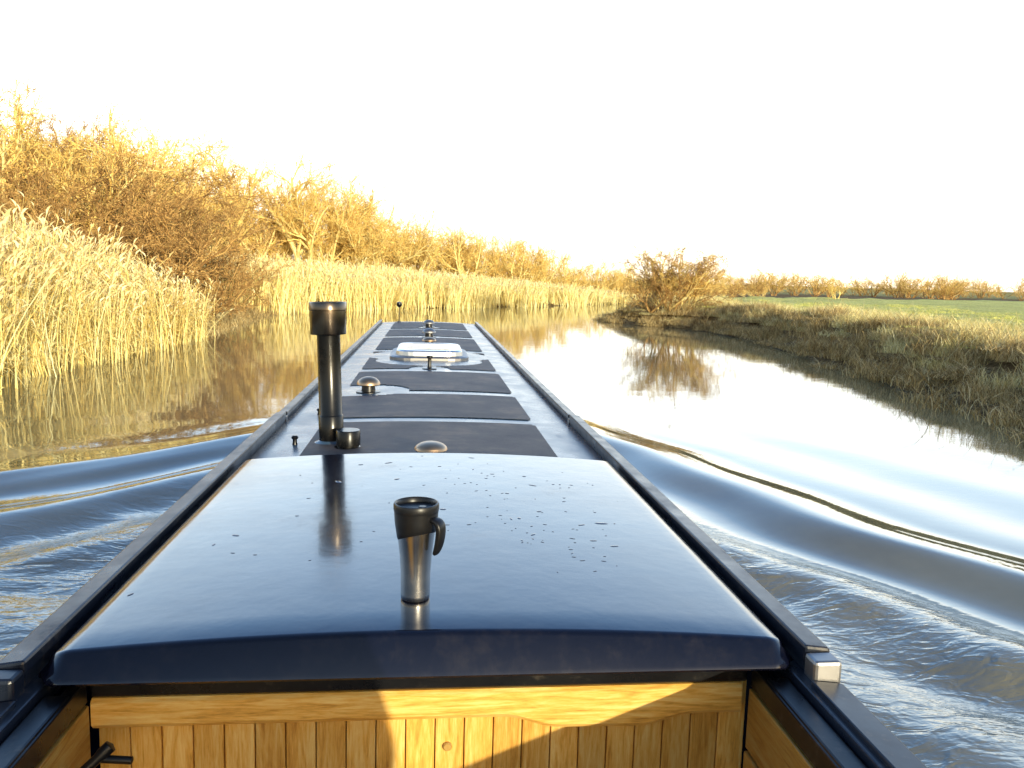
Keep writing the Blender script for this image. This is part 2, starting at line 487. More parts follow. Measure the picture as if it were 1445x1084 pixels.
def tree_geo(seed, H, trunks, spread, nchild, lens, upw, rad, twigr=.008, leaves=0, levels=4):
    segs, tips = gen_segments(seed, H, trunks, spread, nchild, lens, upw, levels, rad)
    p0 = np.array([s[0][:] for s in segs]); p1 = np.array([s[1][:] for s in segs])
    r0 = np.maximum(np.array([s[2] for s in segs]), twigr); r1 = np.maximum(np.array([s[3] for s in segs]), twigr * .6)
    lev = np.array([s[4] for s in segs])
    ax = p1 - p0; ax /= np.linalg.norm(ax, axis=1)[:, None] + 1e-9
    ref = np.where(np.abs(ax[:, 2:3]) < .9, np.array([[0, 0, 1.]]), np.array([[1., 0, 0]]))
    u = np.cross(ax, ref); u /= np.linalg.norm(u, axis=1)[:, None]
    w = np.cross(ax, u)
    parts = []
    for kind in (0, 1, 2):
        sel = (lev <= 1) if kind == 0 else ((lev == 2) if kind == 1 else (lev > 2))
        if not sel.any(): continue
        if kind == 2:
            r = np.random.default_rng(seed + 5)
            a = r.uniform(0, math.pi, sel.sum())
            S = u[sel] * np.cos(a)[:, None] + w[sel] * np.sin(a)[:, None]
            P = np.stack([p0[sel], p1[sel]], 1)
            Wd = np.stack([r0[sel] * 2, r1[sel] * 2], 1)
            V, F = ribbons(P, Wd, S)
            parts.append((V, F, 1)); continue
        k = 6 if kind == 0 else 3
        ang = np.arange(k) * 2 * math.pi / k
        ring = u[sel][:, None, :] * np.cos(ang)[None, :, None] + w[sel][:, None, :] * np.sin(ang)[None, :, None]
        A = p0[sel][:, None, :] + ring * r0[sel][:, None, None]
        B = p1[sel][:, None, :] + ring * r1[sel][:, None, None]
        V = np.concatenate([A, B], 1).reshape(-1, 3)
        base = (np.arange(sel.sum()) * 2 * k)[:, None]
        j = np.arange(k)[None, :]; jn = (np.arange(k) + 1) % k
        F = np.stack([base + j, base + jn[None, :], base + k + jn[None, :], base + k + j], -1).reshape(-1, 4)
        parts.append((V, F, 0 if kind == 0 else 1))
    if leaves and tips:
        r = np.random.default_rng(seed)
        T = np.array([t[0][:] for t in tips]); T = np.repeat(T, leaves, 0)
        n = len(T)
        T = T + r.normal(0, .12, (n, 3))
        a = r.normal(0, 1, (n, 3)); a /= np.linalg.norm(a, axis=1)[:, None]
        c = r.normal(0, 1, (n, 3)); c = np.cross(a, c); c /= np.linalg.norm(c, axis=1)[:, None]
        L = r.uniform(.02, .045, n)[:, None]
        V = np.stack([T - a * L, T + c * L * .35, T + a * L, T - c * L * .35], 1).reshape(-1, 3)
        F = np.arange(n * 4).reshape(-1, 4)
        parts.append((V, F, 2))
    V, F, mi = join_parts(parts)
    V = V / V[:, 2].max()          # unit height
    return V, F, mi
GOLD = [M_bark, M_twig, M_leaf]
BRN = [M_twigd, M_twigd, M_twig]
TREES = [tree_geo(100 + i, 9, 1 + (i % 2), .35, [10, 7, 6, 5], [.62, .58, .55, .5], [.07, .08, .07, .05], .30, .0085, 0) for i in range(4)]
SHRUB = [tree_geo(200 + i, 6, 7, .6, [6, 6, 5, 4], [.45, .52, .5, .5], [.06, .07, .06, .04], .08, .0065, 0) for i in range(3)]
DSHRUB = [tree_geo(300 + i, 6, 9, .8, [6, 6, 5, 5], [.42, .5, .5, .5], [.06, .06, .05, .03], .05, .006, 0) for i in range(3)]
FAR = [tree_geo(400 + i, 7, 5, .6, [6, 6, 6], [.5, .5, .5], [.06, .07, .06, .04], .10, .013, 1, 3) for i in range(6)]

def tree_me(name, geo, mats):
    V, F, mi = geo
    return mesh_np(name, V, F, mats, mi)
TM = [tree_me('bare_tree_mesh', g, GOLD) for g in TREES]
TB = [tree_me('brown_tree_mesh', g, [M_bark, M_twigd, M_twig]) for g in TREES[:2]]
SM = [tree_me('bare_shrub_mesh', g, GOLD) for g in SHRUB]
DM = [tree_me('brown_shrub_mesh', g, BRN) for g in DSHRUB]
def gz1(x, y): return max(0.0, float(ground_z(np.array([x]), np.array([y]))[0][0])) - .05
def put(name, me, x, y, h, parent=None, wid=1.0):
    return obj(name, me, parent, (x, y, gz1(x, y)), (random.gauss(0, .03), random.gauss(0, .03), random.uniform(0, 6.28)), (h * wid, h * wid, h))

for i, (x, y, h) in enumerate([(-10.9, 34, 6.6), (-9.9, 38, 5.6), (-12.7, 32, 6.8), (-13.5, 38, 7.2), (-9.9, 43, 4.2), (-15, 34.5, 7.0)]):
    put('willow_shrub', DM[i % 3], x, y, h, None, 1.1)
put('willow_shrub', DM[1], -9.2, 33.0, 4.4, None, 1.25)
put('willow_shrub', DM[2], -10.2, 30.5, 5.0, None, 1.2)
put('willow_shrub', DM[0], -12.4, 27.5, 4.8, None, 1.2)
wl = empty('woodland_trees')
wr = random.Random(17)
for i in range(40):
    y = 27 + 30 * (i + wr.random()) / 40; x = wr.uniform(-30, -15.5)
    put('tree', wr.choice(TM + TB + SM), x, y, wr.uniform(7.0, 9.6) * (1 + .012 * max(0, y - 40)), wl, .95)
for (x, y, h) in [(-13.2, 77, 12.3), (-8.8, 79, 11.2), (-17.5, 73, 12.2), (-23, 70, 11.5), (-5.5, 83, 8.8), (-15.5, 62, 9.8), (-19, 64, 10.5), (-11, 74, 10.5)]:
    put('bare_tree', random.choice(TM), x, y, h, None, 1.05)
pl = []
for i in range(240):
    x = random.uniform(-36, 50)
    base = np.interp(x, [-35, -10, -5, 12, 20, 50], [68, 75, 78, 86, 93, 116])
    y = base + random.uniform(0, 9)
    h = np.interp(x, [-35, -13, -8.5, -3.2, 2.4, 8.7, 16.5, 25, 43], [9, 9.0, 8.8, 7.2, 6.5, 5.9, 4.9, 4.1, 2.9]) * random.uniform(.5, 1.15)
    pl.append((x, y, gz1(x, y), h * 1.1, h, .03))
bake('distant_trees', FAR, pl, GOLD)
pl = []
for i in range(240):
    t = random.random()
    x = 50 + t * 260; y = 132 + t * 60 + random.uniform(-6, 6) + 60 * random.random() ** 2
    h = random.uniform(2.4, 6.2)
    pl.append((x, y, gz1(x, y), h * 1.6, h, .03))
bake('distant_hedgerow', FAR, pl, [M_twigd, M_twig, M_leaf])
put('hawthorn_bush', SM[0], 41, 79, 2.8, None, 1.4)
for (x, y, h, wd) in [(27, 71, 1.6, 1.6), (31, 75, 1.8, 1.6), (23, 66, 1.8, 1.6), (20, 60, 1.5, 1.6)]:
    put('hawthorn_bush', random.choice(SM + DM), x, y, h, None, wd)
pt = empty('hawthorn_tree', (13.3, 43.9, gz1(13.3, 43.9)))
for i, (me_, dx, dy, h, wd) in enumerate([(DM[0], 0, 0, 3.9, 1.15), (DM[2], .7, .5, 3.5, 1.2), (SM[1], -.3, .3, 3.7, 1.15), (DM[1], -1.2, -.3, 2.5, 1.4), (SM[2], .9, -.2, 3.0, 1.3)]):
    obj('stems_%d' % (i + 1), me_, pt, (dx, dy, 0), (0, 0, i * 1.7), (h * wd, h * wd, h))

# ------------------------------------------------------------------ grass on the banks
def grass_geo(n, size, hm, seed, w=.008):
    r = np.random.default_rng(seed)
    nt_ = 7
    cen = r.uniform(-size, size, (nt_, 2)); ci = r.integers(0, nt_, n)
    b = cen[ci] * .8 + r.normal(0, size * .2, (n, 2))
    h = hm * r.gamma(5, 1 / 5, n)
    th = r.uniform(0, 2 * math.pi, n); ln = r.uniform(.3, 1.3, n) * h
    t = np.linspace(0, 1, 4)
    P = np.stack([b[:, 0:1] + np.cos(th)[:, None] * ln[:, None] * t ** 1.7, b[:, 1:2] + np.sin(th)[:, None] * ln[:, None] * t ** 1.7,
                  -.05 + h[:, None] * (t - .42 * t ** 3)], -1)
    sa = r.uniform(0, math.pi, n)
    S = np.stack([np.cos(sa), np.sin(sa), np.zeros(n)], -1)
    W = np.array([1, .9, .6, .1])[None, :] * w * r.uniform(.7, 1.5, n)[:, None]
    V, F = ribbons(P, W, S)
    return V, F, np.zeros(len(F), int)
GD = [grass_geo(420, .75, .27, 40 + i, .011) for i in range(4)]
GG = [grass_geo(380, .9, .09, 50 + i, .012) for i in range(3)]
def grow(name, geos, q, smin, smax, hmin, hmax, mat, tilt=.1):
    x, y, z, d = q
    bake(name, geos, [(a_, b_, c_, random.uniform(smin, smax), random.uniform(hmin, hmax), tilt) for a_, b_, c_ in zip(x, y, z)], [mat])
grow('bank_grass', GD, pts_band(7, 55, -.15, 3.0, 420, 'R', (7, 22)), .6, 1.3, .35, 1.6, M_grassd)
grow('field_grass', GG, pts_band(9, 60, 2.5, 20, 400, 'R', (11, 38)), .9, 1.5, .6, 1.4, M_grassg, .05)
grow('dead_field_grass', GD, pts_band(8, 60, 1.0, 6, 340, 'R', (9, 30)), .6, 1.2, .5, 1.5, M_straw, .08)
grow('bank_grass', GD, pts_band(8, 48, -.2, 2.5, 130, 'L', (-15, -6)), .8, 1.3, .8, 1.8, M_grassd)

# ------------------------------------------------------------------ narrowboat
boat = empty('narrowboat', (0, 0, 0))
XC = 0.018
RZ = CAMZ - .65         # roof edge height
def attach(o, bevel=0.0, segs=2):
    o.parent = boat
    if bevel > 0:
        md = o.modifiers.new('bevel', 'BEVEL'); md.width = bevel; md.segments = segs; md.limit_method = 'ANGLE'
    return o
BF = [(0, 2, 3, 1), (4, 5, 7, 6), (0, 1, 5, 4), (2, 6, 7, 3), (0, 4, 6, 2), (1, 3, 7, 5)]
def multi_box(name, boxes, mat, bevel=.002):
    Vs, Fs = [], []
    for i, (x0, x1, y0, y1, z0, z1) in enumerate(boxes):
        Vs += [(x, y, z) for z in (z0, z1) for y in (y0, y1) for x in (x0, x1)]
        Fs += [tuple(a + 8 * i for a in f) for f in BF]
    return attach(obj(name, mesh_np(name, Vs, Fs, [mat])), bevel)
def box(name, x0, x1, y0, y1, z0, z1, mat, bevel=.004):
    return multi_box(name, [(x0, x1, y0, y1, z0, z1)], mat, bevel)
def lathe(name, prof, mat, loc, seg=40, smooth=True, midx=None, mats=None):
    V, F = [], []
    n = len(prof)
    for r, z in prof:
        for k in range(seg):
            a = 2 * math.pi * k / seg
            V.append((r * math.cos(a), r * math.sin(a), z))
    MI = []
    for i in range(n - 1):
        for k in range(seg):
            k2 = (k + 1) % seg
            F.append((i * seg + k, i * seg + k2, (i + 1) * seg + k2, (i + 1) * seg + k)); MI.append(midx[i] if midx else 0)
    me = bpy.data.meshes.new(name)
    me.from_pydata(V, [], F)
    for m_ in (mats or [mat]): me.materials.append(m_)
    me.polygons.foreach_set('material_index', MI)
    me.polygons.foreach_set('use_smooth', [smooth] * len(F))
    bm = bmesh.new(); bm.from_mesh(me)
    bmesh.ops.remove_doubles(bm, verts=bm.verts, dist=1e-5)
    bmesh.ops.recalc_face_normals(bm, faces=bm.faces)
    for e in bm.edges:
        if len(e.link_faces) == 2 and e.calc_face_angle(0) > math.radians(40): e.smooth = False
    bm.to_mesh(me); bm.free()
    return obj(name, me, None, loc)
def camber(x, amp=.022, half=.66):
    return amp * (1 - ((x - XC) / half) ** 2)
OUT = .668
XL, XR = XC - OUT, XC + OUT
OPX = .560
ROOF_END = 11.25
def roof():
    xs = np.linspace(XL + .01, XR - .01, 24); ys = np.linspace(1.34, ROOF_END, 40)
    X, Y = np.meshgrid(xs, ys)
    idx = np.arange(X.size).reshape(X.shape)
    F = np.stack([idx[:-1, :-1], idx[:-1, 1:], idx[1:, 1:], idx[1:, :-1]], -1).reshape(-1, 4)
    me = mesh_np('cabin_roof', np.stack([X, Y, RZ + camber(X)], -1).reshape(-1, 3), F, [M_roof], smooth=True)
    o = attach(obj('cabin_roof', me))
    md = o.modifiers.new('s', 'SOLIDIFY'); md.thickness = .02; md.offset = -1
roof()
box('roof_side_strip_port', XL + .01, XC - OPX - .041, -.7, 1.338, RZ - .03, RZ + .004, M_rail, .003)
box('roof_side_strip_starboard', XC + OPX + .041, XR - .01, -.7, 1.338, RZ - .03, RZ + .004, M_rail, .003)

def panel(name, y0, y1, cuts=(), hw=.455):
    bm = bmesh.new()
    nxp, nyp = 80, max(10, int((y1 - y0) / .02))
    r = .035
    vs = {}
    def ok(x, y):
        dx = max(0, abs(x - XC) - (hw - r)); dy = max(0, abs(y - (y0 + y1) / 2) - ((y1 - y0) / 2 - r))
        if dx * dx + dy * dy > r * r: return False
        for cx, cy, cr in cuts:
            if (x - cx) ** 2 + (y - cy) ** 2 < cr * cr: return False
        return True
    for i in range(nxp):
        for j in range(nyp):
            xa = XC - hw + 2 * hw * i / nxp; xb = XC - hw + 2 * hw * (i + 1) / nxp
            ya = y0 + (y1 - y0) * j / nyp; yb = y0 + (y1 - y0) * (j + 1) / nyp
            if ok((xa + xb) / 2, (ya + yb) / 2):
                q = []
                for key, (x, y) in (((i, j), (xa, ya)), ((i + 1, j), (xb, ya)), ((i + 1, j + 1), (xb, yb)), ((i, j + 1), (xa, yb))):
                    if key not in vs: vs[key] = bm.verts.new((x, y, RZ + camber(x) + .004))
                    q.append(vs[key])
                bm.faces.new(q)
    me = bpy.data.meshes.new(name); bm.to_mesh(me); bm.free(); me.materials.append(M_slip)
    return attach(obj(name, me))
K = .968
V1 = (XC - .33, 4.42)
cv = [(V1[0] + q, V1[1] + .06, .22) for q in (0, -.08, -.16, -.24)]
panel('anti_slip_panel_1', 2.68, 3.60 * K)
panel('anti_slip_panel_2', 3.72 * K, 4.46 * K, cv)
panel('anti_slip_panel_3', 4.60 * K, 5.53 * K, cv + [(XC, 5.72 * K, .14)])
panel('anti_slip_panel_4', 5.70 * K, 7.02 * K, [(XC, 6.3 * K, .40), (XC - .1, 6.7 * K, .4), (XC + .1, 6.7 * K, .4), (XC, 5.72 * K, .14)])
panel('anti_slip_panel_5', 7.20 * K, 8.60 * K, [(XC, 8.7 * K, .16)])
panel('anti_slip_panel_6', 8.80 * K, 9.88 * K, [(XC, 8.7 * K, .16)])
panel('anti_slip_panel_7', 10.06 * K, 11.05, [(XC, 10.3 * K, .14)])

def rail(name, side, y0, y1, top=.045, w=.058, mat=M_rail, dz=0.0):
    xo = XC + side * OUT; xi = xo - side * w
    prof = [(xo + side * .004, RZ - .05), (xo, RZ + top - .006 + dz), (xi, RZ + top + dz), (xi, RZ + top - .02 + dz), (xi + side * .006, RZ - .006)]
    V = [(x, y, z) for y in (y0, y1) for x, z in prof]
    n = len(prof)
    F = [(i, (i + 1) % n, n + (i + 1) % n, n + i) for i in range(n)]
    me = bpy.data.meshes.new(name)
    me.from_pydata(V, [], F + [tuple(range(n))[::-1], tuple(range(n, 2 * n))])
    me.materials.append(mat)
    bm = bmesh.new(); bm.from_mesh(me); bmesh.ops.recalc_face_normals(bm, faces=bm.faces); bm.to_mesh(me); bm.free()
    return attach(obj(name, me), .005, 2)
for side, nm in ((-1, 'port'), (1, 'starboard')):
    rail('hand_rail_fore_' + nm, side, 3.62, ROOF_END - .02, .040, .042)
    rail('hand_rail_mid_' + nm, side, 1.245, 3.57, .050, .046)
    rail('hand_rail_aft_' + nm, side, -.7, 1.20, .024, .055, M_rail, -.012)
    xo = XC + side * (OUT - .023)
    box('rail_end_cap_' + nm, xo - .024, xo + .024, 1.204, 1.244, RZ - .03, RZ + .040, M_worn if side > 0 else M_rail, .006)
    box('rail_joint_' + nm, xo - .022, xo + .022, 3.572, 3.618, RZ - .02, RZ + .026, M_black, .004)
    xa = XC + side * OPX; xb = XC + side * (OPX + .038)
    box('hatch_runner_' + nm, min(xa, xb), max(xa, xb), -.7, 1.25, RZ - .03, RZ - .008, M_black, .004)

def loft(name, secs, mat):
    n = len(secs[0][1]); V, F = [], []
    for y, pts in secs:
        V += [(x, y, z) for x, z in pts]
    for i in range(len(secs) - 1):
        for j in range(n - 1):
            F.append((i * n + j, i * n + j + 1, (i + 1) * n + j + 1, (i + 1) * n + j))
    return attach(obj(name, mesh_np(name, V, F, [mat], smooth=False)))
for side, nm in ((-1, 'port'), (1, 'starboard')):
    loft('cabin_side_' + nm, [(y, [(XC + side * (OUT - .006), RZ - .04), (XC + side * (OUT + .09), RZ - .45), (XC + side * (OUT + .17), RZ - .85)]) for y in (-.7, 3, 7, ROOF_END)], M_navy)
    secs = []
    for y, w in ((-1.6, .55), (-1.0, .9), (0, 1.0), (6, 1.0), (10.5, 1.0), (11.8, .93), (12.8, .72), (13.6, .38), (14.1, .04)):
        gz = float(.84 + .14 * sst(10.5, 14, np.array(y)))
        secs.append((y, [(XC, gz), (XC + side * w * .9, gz), (XC + side * w, gz + .01), (XC + side * (w + .02), gz - .06), (XC + side * w, gz - .07), (XC + side * w * .97, -.5), (XC, -.5)]))
    for q in range(len(secs)):
        y, p = secs[q]
        if y <= 0: secs[q] = (y, [(XC, .60), (p[1][0], .62)] + p[2:])
    loft('hull_' + nm, secs, M_hull)
box('cabin_front_bulkhead', XL + .0, XR, ROOF_END - .03, ROOF_END, .8, RZ - .002, M_navy)

HY0, HY1, HHW = 1.242, 2.64, .613
def hatch():
    nxh = 60
    u = np.linspace(-1, 1, nxh)
    ys = list(np.linspace(HY1, HY0 + .045, 18)); zs = [0] * 18
    for a in np.linspace(0, 1, 5)[1:]:
        ang = a * math.radians(58)
        ys.append(HY0 + .045 - .016 * math.sin(ang)); zs.append(-.016 * (1 - math.cos(ang)))
    ys += [HY0 + .003, HY0, HY0 + .004]; zs += [-8, -9, -10]
    V = []
    for y, dz in zip(ys, zs):
        for q in u:
            x = XC + q * HHW
            top = RZ + .045 + .027 * (1 - q * q)
            edge = max(0, abs(q) - .95) / .05
            yoff = (1 - math.sqrt(max(0, 1 - edge ** 2))) * .03 if y < HY0 + .055 else 0
            if dz <= -8: z = RZ + {-8: .018, -9: .012, -10: .007}[dz]
            else: z = top + dz - .018 * edge ** 2
            V.append((x, y + yoff, z))
    n = nxh; m_ = len(ys); F = []
    for i in range(m_ - 1):
        for j in range(n - 1):
            F.append((i * n + j, i * n + j + 1, (i + 1) * n + j + 1, (i + 1) * n + j))
    base = len(V)
    for s_, j in ((0, 0), (1, n - 1)):
        for i in range(m_):
            x, y, z = V[i * n + j]
            V.append((x + (-.003 if s_ == 0 else .003), y, min(z, RZ + .012) if i > m_ - 4 else RZ + .012))
    for s_, j in ((0, 0), (1, n - 1)):
        for i in range(m_ - 1):
            a = i * n + j; b_ = (i + 1) * n + j; c_ = base + s_ * m_ + i + 1; d_ = base + s_ * m_ + i
            F.append((a, b_, c_, d_) if s_ == 0 else (a, d_, c_, b_))
    b2 = len(V)
    for j in range(n):
        x, y, z = V[j]; V.append((x, y, RZ + .028))
    for j in range(n - 1):
        F.append((j, b2 + j, b2 + j + 1, j + 1))
    me = mesh_np('sliding_hatch', V, F, [M_navy], smooth=True)
    bm = bmesh.new(); bm.from_mesh(me); bmesh.ops.recalc_face_normals(bm, faces=bm.faces)
    for e in bm.edges:
        if len(e.link_faces) == 2 and e.calc_face_angle(0) > math.radians(50): e.smooth = False
    bm.to_mesh(me); bm.free()
    return attach(obj('sliding_hatch', me))
hatch()
def hatchz(x): return RZ + .045 + .027 * (1 - ((x - XC) / HHW) ** 2)

def droplets():
    r = np.random.default_rng(5)
    V, F = [], []
    def drop(x, y, a, b_, rot, hgt):
        o = len(V); k = 8
        for ring, (f, hz) in enumerate(((1, 0), (.85, .55), (.45, .92))):
            for q in range(k):
                t = 2 * math.pi * q / k
                dx, dy = a * f * math.cos(t), b_ * f * math.sin(t)
                X_ = x + dx * math.cos(rot) - dy * math.sin(rot); Y_ = y + dx * math.sin(rot) + dy * math.cos(rot)
                V.append((X_, Y_, hatchz(X_) + hgt * hz + .0002))
        V.append((x, y, hatchz(x) + hgt + .0002))
        for ring in range(2):
            for q in range(k):
                q2 = (q + 1) % k
                F.append((o + ring * k + q, o + ring * k + q2, o + (ring + 1) * k + q2, o + (ring + 1) * k + q))
        for q in range(k):
            F.append((o + 2 * k + q, o + 2 * k + (q + 1) % k, o + 3 * k))
    cl = [(.30, 1.85, 34, .09), (.34, 1.65, 16, .07), (.26, 2.2, 30, .13), (-.1, 2.1, 14, .2), (-.33, 1.75, 10, .12), (.04, 2.4, 26, .25)]
    for cx, cy, n, s in cl:
        for i in range(n):
            x, y = cx + r.normal(0, s), cy + r.normal(0, s)
            if abs(x) > .55 or y < 1.37 or y > 2.6 or math.hypot(x + .01, y - 1.42) < .05: continue
            sz = r.gamma(2, .0011) + .0008
            drop(x, y, sz * r.uniform(1, 2.6), sz * r.uniform(.6, 1.0), r.normal(.5, .7), .0004 + sz * .10)
    me = bpy.data.meshes.new('water_droplets')
    me.from_pydata(V, [], F)
    for p in me.polygons: p.use_smooth = True
    md, nt_, b_ = new_mat('rain_drops')
    cn = ramp(nt_, noise(nt_, texco(nt_), 30), [(0.3, (.02, .03, .06)), (.7, (.08, .10, .14))])
    nt_.links.new(cn, b_.inputs['Base Color'])
    b_.inputs['Roughness'].default_value = .06
    me.materials.append(md)
    attach(obj('water_droplets', me))
droplets()

# cockpit
FY = 1.335
box('hatch_trim', XC - .557, XC + .555, FY - .022, FY + .02, RZ - .048, RZ + .008, M_black, .004)
def beam():
    xs = np.linspace(XC - .555, XC + .545, 120)
    V, F = [], []
    for x in xs:
        t = np.array(x - XC)
        lo = RZ - .108 - .022 * float(sst(.12, .22, t)) * float(1 - sst(.36, .46, t)) - .004 * float(sst(.2, .5, t))
        top = RZ - .050
        V += [(x, FY - .02, lo + .006), (x, FY - .026, lo + .014), (x, FY - .026, top - .006), (x, FY - .02, top), (x, FY + .02, top), (x, FY + .02, lo)]
    n = 6
    for i in range(len(xs) - 1):
        for j in range(n):
            j2 = (j + 1) % n
            F.append((i * n + j, i * n + j2, (i + 1) * n + j2, (i + 1) * n + j))
    me = mesh_np('oak_beam', V, F, [M_woodx], smooth=False)
    bm = bmesh.new(); bm.from_mesh(me); bmesh.ops.recalc_face_normals(bm, faces=bm.faces); bm.to_mesh(me); bm.free()
    attach(obj('oak_beam', me))
beam()
bx = []
x = XC - .555
rr = random.Random(4)
while x < XC + .52:
    w = .051
    bx.append((x, x + w - .0018, FY + .002 + .001 * rr.random(), FY + .016, .7, RZ - .056))
    x += w
multi_box('cockpit_planks', bx, M_woodz, .002)
box('plank_backing', XC - .56, XC + .555, FY + .019, FY + .03, .7, RZ - .056, M_black, 0)
lathe_k = lathe('plank_bung', [(0, .004), (.006, .004), (.008, .002), (.008, -.006)], M_woody, (.045, FY + .000, RZ - .166), 20)
lathe_k.rotation_euler = (math.radians(90), 0, 0); attach(lathe_k)
for side, nm in ((-1, 'port'), (1, 'starboard')):
    xa = XC + side * (OPX - .003); xb = XC + side * (OPX + .018)
    box('coaming_steel_' + nm, min(xa, xb), max(xa, xb), -.7, FY - .03, RZ - .052, RZ - .012, M_black, .003)
    boards = []
    z = RZ - .054
    for k in range(6):
        xi = XC + side * (OPX - .004 - .002 * (k % 2)); xb2 = XC + side * (OPX + .012)
        boards.append((min(xi, xb2), max(xi, xb2), -.7, FY - .027, z - .115, z - .003)); z -= .118
    multi_box('cockpit_side_boards_' + nm, boards, M_woody, .003)
box('cockpit_floor', XC - .56, XC + .56, -.7, FY, .56, .60, M_woodx, .002)
lv = lathe('control_lever', [(0, 0), (.010, 0), (.012, .004), (.009, .02), (.008, .065), (.010, .075), (.010, .09), (0, .094)], M_plast, (-.540, 1.20, RZ - .140), 16)
lv.rotation_euler = (math.radians(-20), math.radians(48), 0); attach(lv)
lv2 = lathe('control_lever_grip', [(0, 0), (.006, 0), (.006, .05), (0, .052)], M_plast, (-.494, 1.225, RZ - .101), 12)
lv2.rotation_euler = (0, math.radians(95), 0); attach(lv2)
lt = lathe('lever_tag', [(0, 0), (.008, 0), (.010, .004), (.008, .012), (0, .014)], M_green, (-.500, 1.190, RZ - .118), 16)
lt.rotation_euler = (math.radians(70), 0, 0); attach(lt)

# chimney
CX, CY = XC - .372, 3.08
cz = RZ + camber(CX) - .003
chm = attach(lathe('chimney', [(.062, 0), (.064, .006), (.05, .012), (.046, .014), (.046, .105), (.044, .108), (.0425, .11), (.0425, .405), (.0435, .41),
                         (.064, .412), (.066, .416), (.066, .50), (.069, .502), (.069, .528), (.067, .531), (.060, .531), (.058, .528), (.058, .44), (.0, .43)], None, (CX, CY, cz), 48,
             midx=[2, 2, 2, 0, 0, 0, 0, 0, 0, 1, 1, 1, 1, 1, 1, 1, 0, 0], mats=[M_flue, M_collar, M_roof]))
chm.rotation_euler = (0, math.radians(-1.6), 0)
attach(lathe('filler_cap', [(.05, 0), (.05, .004), (.040, .006), (.040, .010), (.044, .012), (.044, .062), (.041, .067), (.0, .067)], M_flue, (XC - .300, 2.97, RZ + camber(XC - .3)), 36))
def vent(name, x, y, r=.07, h=.075, mat=M_brass):
    p = [(r * 1.05, 0), (r * 1.05, .004), (r * .6, .006), (r * .55, h * .45), (r * .95, h * .45), (r, h * .5)]
    for a in np.linspace(0, 1, 8)[1:]:
        p.append((r * math.cos(a * math.pi / 2) + 1e-6, h * .5 + h * .5 * math.sin(a * math.pi / 2)))
    mi = [1, 1, 1, 0, 0] + [0] * 8
    attach(lathe(name, p, None, (x, y, RZ + camber(x)), 32, midx=mi, mats=[mat, M_black]))
vent('mushroom_vent_1', XC + .0, 2.80, .058, .056)
vent('mushroom_vent_2', V1[0], V1[1], .063, .085)
vent('mushroom_vent_3', XC, 8.72 * K, .07, .09, M_worn)
vent('mushroom_vent_4', XC, 10.4 * K, .07, .09, M_worn)
vent('mushroom_vent_5', XC, 7.75 * K, .065, .07, M_brass)
for i, (x, y, h, r) in enumerate([(XC - .505, 3.06, .035, .012), (XC - .50, 3.72, .03, .012)]):
    attach(lathe('roof_peg_%d' % (i + 1), [(.010, 0), (.008, .01), (.008, h * .6), (r, h * .65), (r * 1.1, h * .85), (r * .6, h), (0, h)], M_black, (x, y, RZ + camber(x)), 16))
attach(lathe('centre_line_post', [(.05, 0), (.048, .006), (.016, .010), (.013, .02), (.012, .07), (.02, .075), (.02, .09), (0, .094)], M_black, (XC, 5.70 * K, RZ + .022), 20))
def skylight():
    def rr_loop(hw, hl, r, z, n=6):
        pts = []
        for cx, cy, a0 in ((hw - r, hl - r, 0), (-hw + r, hl - r, 90), (-hw + r, -hl + r, 180), (hw - r, -hl + r, 270)):
            for k in range(n):
                a = math.radians(a0 + 90 * k / (n - 1)); pts.append((cx + r * math.cos(a), cy + r * math.sin(a), z))
        return pts
    loops = [rr_loop(.30, .44, .16, 0), rr_loop(.30, .44, .16, .02), rr_loop(.285, .425, .15, .028), rr_loop(.255, .39, .14, .032), rr_loop(.25, .385, .13, .062), rr_loop(.235, .37, .12, .072), rr_loop(.19, .32, .1, .074), rr_loop(.18, .31, .1, .066), rr_loop(.02, .05, .01, .066)]
    V = [p for l in loops for p in l]; n = len(loops[0]); F = []
    MI = []
    for i in range(len(loops) - 1):
        for j in range(n):
            F.append((i * n + j, i * n + (j + 1) % n, (i + 1) * n + (j + 1) % n, (i + 1) * n + j)); MI.append(1 if i < 3 else 0)
    me = mesh_np('skylight', V, F, [M_alu, M_worn], MI, smooth=False)
    attach(obj('skylight', me, None, (XC, 6.72 * K, RZ + .018)))
    multi_box('skylight_bars', [(XC - .2, XC + .2, 6.5 * K + k * .13, 6.5 * K + .03 + k * .13, RZ + .086, RZ + .097) for k in range(4)], M_alu, .003)
skylight()
attach(lathe('bow_lamp', [(.03, 0), (.03, .01), (.008, .014), (.007, .2), (.02, .205), (.034, .225), (.038, .245), (.03, .268), (.0, .275)], M_black, (XC - .40, 11.12, RZ + camber(.4)), 20))

